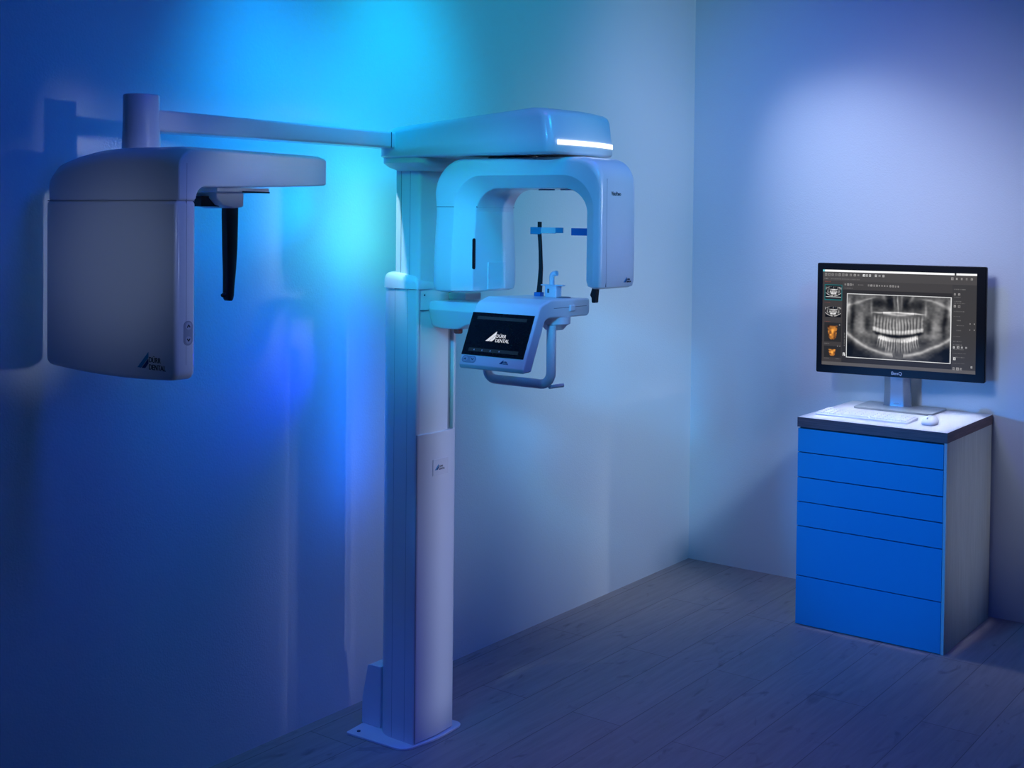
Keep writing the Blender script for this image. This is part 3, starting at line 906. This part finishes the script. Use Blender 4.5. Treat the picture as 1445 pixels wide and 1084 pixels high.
# sinuses / nose (dark), bright septum
L_ -= .34 * g(xm, y, .075, .12, .045, .12) + .26 * g(xm, y, .19, .14, .075, .075) - .30 * g(xm, y, .0, .12, .006, .16) - .18 * g(xm, y, .035, .10, .010, .13)
L_ += .20 * g(xm, y, .13, .05, .02, .10, .3) + .22 * g(xm, y, .27, .06, .06, .015, .3)
L_ += .55 * np.exp(-((y - (.275 + .10 * (xm) ** 1.5)) / .012) ** 2) * np.clip((.27 - xm) * 14, 0, 1) * (.55 + .7 * snoise(14, 3, 31)) * .8
L_ += .30 * np.exp(-((y - (.315 - .2 * xm)) / .02) ** 2) * (xm < .15)
# ramus, condyle and skull base
L_ -= .26 * g(xm, y, .44, .38, .022, .30) + .22 * g(xm, y, .30, .47, .028, .10) + .24 * g(xm, y, .47, .86, .05, .10)
L_ += .30 * g(xm, y, .40, .12, .09, .025, .55) + .32 * g(xm, y, .485, .20, .02, .12) + .20 * g(xm, y, .355, .45, .04, .18)
L_ += .22 * g(xm, y, .26, .22, .012, .12) + .14 * g(xm, y, .32, .6, .12, .05, -.3)
# mandible lower border
jb = .93 - 1.15 * np.clip(xm, 0, .5) ** 1.9
L_ += .34 * np.exp(-((y - jb) / .028) ** 2) * (xm > .05)
L_ -= .24 * (y > jb + .03) * np.clip((y - jb - .03) * 8, 0, 1)
L_ -= .12 * g(xm, y, .22, .74, .10, .05, -.4)
# bite gap
gap = .585 + .055 * (1 - (xm / .23) ** 2)
L_ = L_ + .06 * np.clip((.25 - xm) * 10, 0, 1) * np.exp(-((y - .58) / .22) ** 4)
L_ -= .34 * np.exp(-((y - gap) / .026) ** 2) * np.clip((.26 - xm) * 20, 0, 1)
# teeth
for side in (-1, 1):
    for k in range(8):
        cx_ = side * (.012 + .0275 * k + .0005 * k * k)
        wdt = .0115 + .0011 * k
        gp = .585 + .055 * (1 - (abs(cx_) / .23) ** 2)
        dx = (x - .5 - cx_)
        # upper: crown bright then root
        crown = np.exp(-(dx / wdt) ** 4 - ((y - (gp - .055)) / .034) ** 4)
        root = np.exp(-((dx - side * .0) / (wdt * .55)) ** 4 - ((y - (gp - .17)) / .10) ** 4)
        L_ += .42 * crown * (.75 + .25 * k / 7) + .20 * root
        cx2 = side * (.010 + .0255 * k); dx2 = x - .5 - cx2 - side * (y - .72) * .06 * k / 4
        crown = np.exp(-(dx2 / (wdt * .95)) ** 4 - ((y - (gp + .055)) / .034) ** 4)
        if k >= 5:
            root = np.exp(-((np.abs(dx2) - wdt * .5) / (wdt * .3)) ** 2 - ((y - (gp + .13)) / .07) ** 4)
        else:
            root = np.exp(-(dx2 / (wdt * .5)) ** 4 - ((y - (gp + .15)) / .09) ** 4)
        L_ += .42 * crown * (.75 + .25 * k / 7) + .24 * root
        if k:
            L_ -= .15 * np.exp(-((x - .5 - cx_ + side * .0138) / .0022) ** 2) * np.exp(-((y - (gp - .12)) / .12) ** 4)
L_ += .10 * g(xm, y, .0, .50, .06, .12)
L_ = np.clip(L_, .05, .95) ** 1.15
gr = np.stack([L_, L_ * .99, L_ * .985], -1)
img[inside] = gr[inside]
x = (U - X0) / (X1 - X0); y = (V - Y0) / (Y1 - Y0)
brd = inside & ((x < .006) | (x > .990) | (y < .010) | (y > .985))
img[brd] = .88
def paste(u0, v0, u1, v1, contrast=1.2):
    mk = (U >= u0) & (U < u1) & (V >= v0) & (V < v1)
    uu = X0 + (U - u0) / (u1 - u0) * (X1 - X0); vv = Y0 + (V - v0) / (v1 - v0) * (Y1 - Y0)
    ii = np.clip((uu * NW).astype(int), 0, NW - 1); jj = np.clip((vv * NH).astype(int), 0, NH - 1)
    src = img[jj, ii]; src = np.clip((src - .45) * 1.9 + .45, 0, 1)
    img[mk] = src[mk]
rect(.014, .155, .132, .32, (20, 110, 115)); rect(.018, .162, .128, .312, (38, 38, 38))
paste(.022, .175, .126, .285); paste(.020, .385, .127, .495)
rect(.015, .555, .13, .755, (40, 39, 38)); rect(.015, .80, .13, .92, (40, 39, 38))
def orange(cu_, cv, ru, rv, v0, v1):
    yy = (V - v0) / (v1 - v0)
    hw = ru * (1 - .28 * yy)
    mk = (np.abs(U - cu_) < hw) & (yy > .0) & (yy < 1 - .3 * (np.abs(U - cu_) / ru) ** 2)
    nz = snoise(70, 60, 9)
    sh = np.clip(.55 + .9 * (nz - .5) + .35 * np.exp(-((U - cu_) / (ru * .6)) ** 2 - ((yy - .55) / .35) ** 2), .1, 1.2)
    c_ = np.stack([np.clip(.86 * sh + .06, 0, 1), np.clip(.60 * sh, 0, 1), np.clip(.24 * sh, 0, 1)], -1)
    img[mk] = c_[mk]
orange(.070, .65, .034, .1, .585, .735); orange(.070, .86, .024, .05, .835, .905)
icons(.105, .12, .80, 2, .007); icons(.115, .12, .575, 1, .006)
# letter R beside the film and the vertical note
rr_ = [(.144, .862, .148, .895), (.144, .862, .156, .868), (.153, .866, .157, .878), (.144, .876, .156, .882), (.152, .882, .158, .895)]
for a in rr_: rect(*a, (235, 235, 235))
for k in range(9):
    rect(.150, .655 + .016 * k, .157, .655 + .016 * k + .009, (150, 150, 150), .6)
img = np.clip(img, 0, 1)
lin = np.where(img <= .04045, img / 12.92, ((img + .055) / 1.055) ** 2.4)
me = bpy.data.meshes.new('screen')
sx = SX0 + (SX1 - SX0) * np.arange(NW + 1) / NW; sz = SZ1 + (SZ0 - SZ1) * np.arange(NH + 1) / NH
GX, GZ = np.meshgrid(sx, sz)
co = np.stack([GX, np.full_like(GX, -0.0012), GZ], -1).reshape(-1, 3)
idx = np.arange((NW + 1) * (NH + 1)).reshape(NH + 1, NW + 1)
quads = np.stack([idx[1:, :-1], idx[1:, 1:], idx[:-1, 1:], idx[:-1, :-1]], -1).reshape(-1, 4)
me.vertices.add(len(co)); me.vertices.foreach_set('co', co.ravel())
me.loops.add(quads.size); me.loops.foreach_set('vertex_index', quads.ravel())
me.polygons.add(len(quads)); me.polygons.foreach_set('loop_start', np.arange(0, quads.size, 4))
me.update(calc_edges=True)
at = me.color_attributes.new('picture', 'FLOAT_COLOR', 'CORNER')
cc = np.concatenate([lin.reshape(-1, 3), np.ones((NW * NH, 1))], 1).repeat(4, axis=0)
at.data.foreach_set('color', cc.ravel())
ms, nt, b = mat_base('monitor_screen_picture')
vc = nt.nodes.new('ShaderNodeVertexColor'); vc.layer_name = 'picture'
b.inputs['Base Color'].default_value = (.006, .006, .006, 1); b.inputs['Roughness'].default_value = .4; b.inputs['Specular IOR Level'].default_value = .2
nt.links.new(vc.outputs['Color'], b.inputs['Emission Color']); b.inputs['Emission Strength'].default_value = SCREEN_E = 1.0
me.materials.append(ms)
so = bpy.data.objects.new('screen', me); COL.objects.link(so); so.parent = mon; WM[so] = WM[mon]
so['label'] = 'lit screen with grey panoramic tooth X-ray'
# bezel logo
bm = bmesh.new(); text_bm(bm, 'BenQ', (-0.004, -0.0043, MZ - MH / 2 + 0.0105), (1, 0, 0), (0, 0, 1), 0.019, align='CENTER', depth=.0006)
finish(bm, 'monitor_logo', M['label'], mon, local=True, smooth=False)
# stand
bm = bmesh.new()
loops = []
for z, w_, y0 in ((0.010, 0.058, 0.055), (0.03, 0.057, 0.055), (0.08, 0.0545, 0.052), (0.14, 0.0535, 0.045), (0.30, 0.0535, 0.040)):
    poly = [(-w_, y0), (-w_ * .5, y0 - .009), (w_ * .5, y0 - .009), (w_, y0), (w_, y0 + .022), (-w_, y0 + .022)]
    loops.append([Vector((p[0] - 0.012, p[1], z)) for p in rloop(poly, [.003, .03, .03, .003, .004, .004], 5)])
loft_bm(bm, loops)
neck = finish(bm, 'stand_neck', M['stand'], mon, local=True)
bm = bmesh.new(); prism_bm(bm, rloop([(-0.073, .052), (-0.042, .041), (0.018, .041), (0.049, .052), (0.049, .08), (-.073, .08)], [.003, .03, .03, .003, .003, .003], 5), 'Z', 0.0085, 0.0125)
finish(bm, 'neck_trim', M['chrome'], neck, local=True)
bm = bmesh.new(); text_bm(bm, 'BenQ', (-0.012, 0.0425, 0.018), (1, 0, 0), (0, 0, 1), 0.011, align='CENTER', depth=.0006)
finish(bm, 'neck_logo', M['label'], neck, local=True, smooth=False)
# base is square to the wall: undo the yaw
ca, sa = math.cos(-0.123), math.sin(-0.123)
def unyaw(X, Y):
    dx, dy = X - MX, Y - MY
    return (dx * ca - dy * sa, dx * sa + dy * ca)
bl = rloop([unyaw(0.906, -0.225), unyaw(1.240, -0.228), unyaw(1.240, -0.022), unyaw(0.897, -0.015)], 0.012, 4)
bm = bmesh.new(); prism_bm(bm, bl, 'Z', 0.0005, 0.009)
finish(bm, 'stand_base', M['standbase'], mon, local=True, bevel=0.0015)

# ------------------------------------------------------------------ keyboard
kb = empty('computer_keyboard', (1.035, -0.435, TOPZ), 0.0)
tag(kb, 'slim white keyboard lying in front of the monitor stand', 'keyboard')
KX0, KX1, KY0, KY1 = 0.852, 1.235, -0.500, -0.372
bm = bmesh.new()
prism_bm(bm, rloop([(KY0, TOPZ + .0005), (KY1, TOPZ + .0005), (KY1, TOPZ + .013), (KY0, TOPZ + .008)], .003, 3), 'X', KX0, KX1)
finish(bm, 'keyboard_body', M['kb'], kb, bevel=0.0015)
def add_key(x0, x1, row):
    rh = (KY1 - KY0 - 0.010) / 5
    y0 = KY0 + .005 + row * rh + .001; y1 = y0 + rh - .002
    z0 = TOPZ + .008 + .005 * (row / 5.0); z1 = z0 + .0055
    bm = bmesh.new()
    a = [Vector((x0, y0, z0)), Vector((x1, y0, z0)), Vector((x1, y1, z0 + .001)), Vector((x0, y1, z0 + .001))]
    c = sum(a, Vector()) / 4
    t = [Vector((c.x + (p.x - c.x) * .86, c.y + (p.y - c.y) * .84, z1 + (p.z - z0))) for p in a]
    loft_bm(bm, [a, t]); finish(bm, 'key', M['key'], kb, smooth=False)
for row in range(5):
    n_ = 15; wk = (KX1 - KX0 - .010) / n_
    k = 0
    while k < n_:
        span = 1
        if row == 0 and k == 4: span = 5
        if row in (1, 2) and k == 12: span = 2
        x0 = KX0 + .005 + k * wk + .0012; x1 = KX0 + .005 + (k + span) * wk - .0012
        add_key(x0, x1, row); k += span

# ------------------------------------------------------------------ mouse
mo = empty('computer_mouse', (1.300, -0.43, TOPZ), 0.0)
tag(mo, 'small white mouse lying right of the keyboard on the worktop', 'mouse')
bm = bmesh.new(); loops = []
for z, k in ((0.0008, .93), (0.006, 1.0), (0.014, 0.98), (0.022, .86), (0.028, .66), (0.032, .40), (0.0335, .12)):
    l = []
    for i in range(28):
        a = 2 * PI * i / 28
        cx_ = 0.029 * k * math.copysign(abs(math.cos(a)) ** .8, math.cos(a)); cy_ = 0.050 * k * math.copysign(abs(math.sin(a)) ** .8, math.sin(a))
        l.append(Vector((1.302 + cx_, -0.432 + cy_ + (1 - k) * .008, TOPZ + z)))
    loops.append(l)
loft_bm(bm, loops)
finish(bm, 'mouse_body', M['kb'], mo, angle=60)
lathe('scroll_wheel', (1.3000, -0.462, TOPZ + .024), [(0.006, 0), (0.007, .001), (0.007, .004), (0.006, .005)], M['buttonpad'], mo, seg=16, axis='X')

# ------------------------------------------------------------------ light
def look(o, target):
    d = Vector(target) - Vector(o.location)
    o.rotation_euler = d.to_track_quat('-Z', 'Y').to_euler()
def spot(name, loc, tgt, col, w, ang, blend=1.0, r=0.08):
    l = bpy.data.lights.new(name, 'SPOT'); l.energy = w; l.color = col; l.spot_size = math.radians(ang); l.spot_blend = blend; l.shadow_soft_size = r
    o = bpy.data.objects.new(name, l); COL.objects.link(o); o.location = loc; look(o, tgt); return o
def area(name, loc, tgt, col, w, sx_, sy_, spread=180):
    l = bpy.data.lights.new(name, 'AREA'); l.energy = w; l.color = col; l.shape = 'RECTANGLE'; l.size = sx_; l.size_y = sy_; l.spread = math.radians(spread)
    o = bpy.data.objects.new(name, l); COL.objects.link(o); o.location = loc; look(o, tgt); return o
#LIGHTS_BEGIN
LIGHTS = [
 ('strip_up', 'area', (0.235, -2.335, 1.63), (0.0, -2.335, 1.63), (0.06, 0.26), (0.0067, 0.0444, 0.0296)),
 ('strip_low', 'area', (0.175, -2.345, 1.05), (0.0, -2.345, 1.05), (0.06, 0.7), (0.0000, 0.0103, 0.0751)),
 ('graze_a', 'spot', (0.19, -2.38, 1.62), (0.0, -2.95, 1.78), (75, 1.0, 0.02), (0.0000, 0.0716, 0.2421)),
 ('graze_b', 'spot', (0.19, -2.38, 1.15), (0.06, -3.3, 1.2), (105, 1.0, 0.02), (0.0000, 0.0000, 0.2338)),
 ('cyan_mach', 'spot', (1.5, -4.9, 2.8), (0.4, -2.5, 1.6), (20, 1.0, 0.12), (0.0000, 1.5794, 0.0000)),
 ('blue_mach', 'spot', (1.9, -5.0, 2.45), (0.72, -2.52, 1.55), (17, 1.0, 0.12), (0.5092, 5.4820, 13.2037)),
 ('blue_wash', 'spot', (2.4, -3.3, 3.3), (0.0, -3.0, 1.4), (60, 1.0, 0.3), (0.0000, 0.2058, 2.3058)),
 ('white_far', 'spot', (3.6, -1.6, 3.5), (0.0, -0.5, 1.25), (36, 1.0, 0.25), (3.0710, 3.7290, 5.4839)),
 ('white_far3', 'spot', (3.6, -1.4, 3.0), (0.0, -0.25, 2.35), (26, 1.0, 0.25), (1.7993, 2.1849, 3.2131)),
 ('white_far2', 'spot', (3.4, -2.2, 3.3), (0.0, -0.7, 0.75), (28, 1.0, 0.25), (3.4155, 4.1474, 6.0991)),
 ('white_mid_low', 'spot', (3.9, -1.2, 2.6), (0.3, -2.02, 0.8), (18, 1.0, 0.15), (1.5864, 1.9264, 2.8329)),
 ('cyan_high2', 'spot', (0.45, -2.85, 2.75), (0.0, -2.65, 1.6), (60, 1.0, 0.2), (0.0000, 0.8674, 2.5583)),
 ('cyan_right', 'spot', (0.8, -2.25, 2.95), (0.0, -2.15, 2.05), (50, 1.0, 0.2), (0.0000, 1.1013, 2.0988)),
 ('floor_front', 'spot', (1.4, -3.2, 3.3), (0.9, -2.4, 0.0), (46, 1.0, 0.3), (0.4342, 0.0892, 0.8265)),
 ('blue_low_right', 'spot', (2.0, -2.2, 3.3), (0.55, 0.0, 0.35), (34, 1.0, 0.2), (0.0000, 0.0000, 0.3110)),
 ('strip_column', 'area', (3.6, -1.0, 0.78), (0.39, -2.325, 0.66), (0.1, 1.25, 4), (0.0109, 0.0132, 0.0194)),
 ('strip_flank', 'area', (3.8, -3.1, 1.55), (0.6, -3.455, 1.5), (0.05, 0.5, 4), (0.0023, 0.0028, 0.0042)),
 ('strip_beam', 'area', (3.8, -3.1, 1.8), (0.6, -3.245, 1.765), (0.34, 0.07, 4), (0.0022, 0.0027, 0.0039)),
 ('strip_arm', 'area', (3.8, -2.95, 1.97), (0.35, -2.93, 1.885), (0.72, 0.06, 4), (0.0013, 0.0016, 0.0023)),
 ('strip_post', 'area', (3.8, -3.2, 1.92), (0.35, -3.385, 1.88), (0.04, 0.1, 4), (0.0005, 0.0006, 0.0008)),
 ('strip_gantry', 'area', (3.9, -1.7, 1.75), (1.03, -2.34, 1.68), (0.24, 0.48, 5), (0.0064, 0.0078, 0.0115)),
 ('strip_panel', 'area', (3.9, -1.9, 1.4), (0.925, -2.44, 1.32), (0.24, 0.22, 5), (0.0010, 0.0012, 0.0018)),
 ('desk_top', 'area', (1.13, -0.325, 2.95), (1.13, -0.325, 0.85), (0.56, 0.52, 3), (0.0752, 0.0818, 0.1021)),
 ('white_side', 'spot', (4.4, -0.32, 1.0), (1.42, -0.3, 0.5), (20, 1.0, 0.06), (1.7246, 1.8525, 2.0136)),
 ('wall_front', 'spot', (1.0, -3.4, 3.1), (1.29, 0.0, 1.5), (27, 1.0, 0.5), (6.0606, 7.2100, 10.4493)),
 ('rim', 'spot', (0.15, -2.95, 2.72), (0.29, -2.44, 1.58), (11, 1.0, 0.02), (1.7566, 2.8744, 3.1938)),
 ('ceph_face', 'spot', (2.0, -6.2, 1.9), (0.36, -3.5, 1.53), (11, 1.0, 0.1), (0.9521, 1.2084, 1.8309)),
 ('blue_cabinet', 'spot', (0.35, -4.9, 1.0), (1.15, -0.6, 0.45), (20, 1.0, 0.06), (0.0000, 4.5644, 17.3879)),
 ('blue_base', 'spot', (1.1, -4.7, 1.7), (0.25, -2.5, 0.1), (14, 1.0, 0.12), (0.0000, 0.1104, 1.3498)),
 ('white_desk', 'spot', (0.1, -0.62, 2.8), (1.35, 0.0, 1.0), (60, 1.0, 0.06), (0.8747, 1.0406, 1.5082)),
 ('desk_down', 'spot', (0.6, -0.58, 2.85), (1.3, 0.0, 0.95), (66, 1.0, 0.08), (0.2657, 0.3161, 0.4581)),
 ('blue_right_wall', 'spot', (0.5, -1.8, 3.1), (0.95, 0.0, 1.7), (80, 1.0, 0.2), (0.0000, 0.0000, 1.5606)),
 ('floor_top', 'spot', (1.6, -1.7, 3.3), (1.3, -1.7, 0.0), (70, 1.0, 0.3), (0.0000, 0.0000, 2.9789)),
 ('top_right', 'spot', (3.2, -3.2, 3.3), (0.0, -1.2, 2.0), (50, 1.0, 0.3), (0.0000, 4.4501, 7.5763)),
]
#LIGHTS_END
for nm, kind, loc, tgt, sz_, rgb in LIGHTS:
    p = max(rgb)
    if p <= 0: continue
    c = tuple(v / p for v in rgb)
    if kind == 'spot': spot(nm, loc, tgt, c, p * 30, *sz_)
    else: area(nm, loc, tgt, c, p * 10, *sz_)
wd = bpy.data.worlds.new('world'); scene.world = wd; wd.use_nodes = True
bg = wd.node_tree.nodes['Background']
WORLD = (0.0040, 0.0140, 0.0450)
bg.inputs['Color'].default_value = (*WORLD, 1); bg.inputs['Strength'].default_value = 1.0

scene.view_settings.view_transform = 'Standard'
scene.view_settings.look = 'None'
scene.view_settings.gamma = 1.0
scene.view_settings.use_curve_mapping = False
scene.view_settings.exposure = 0.0
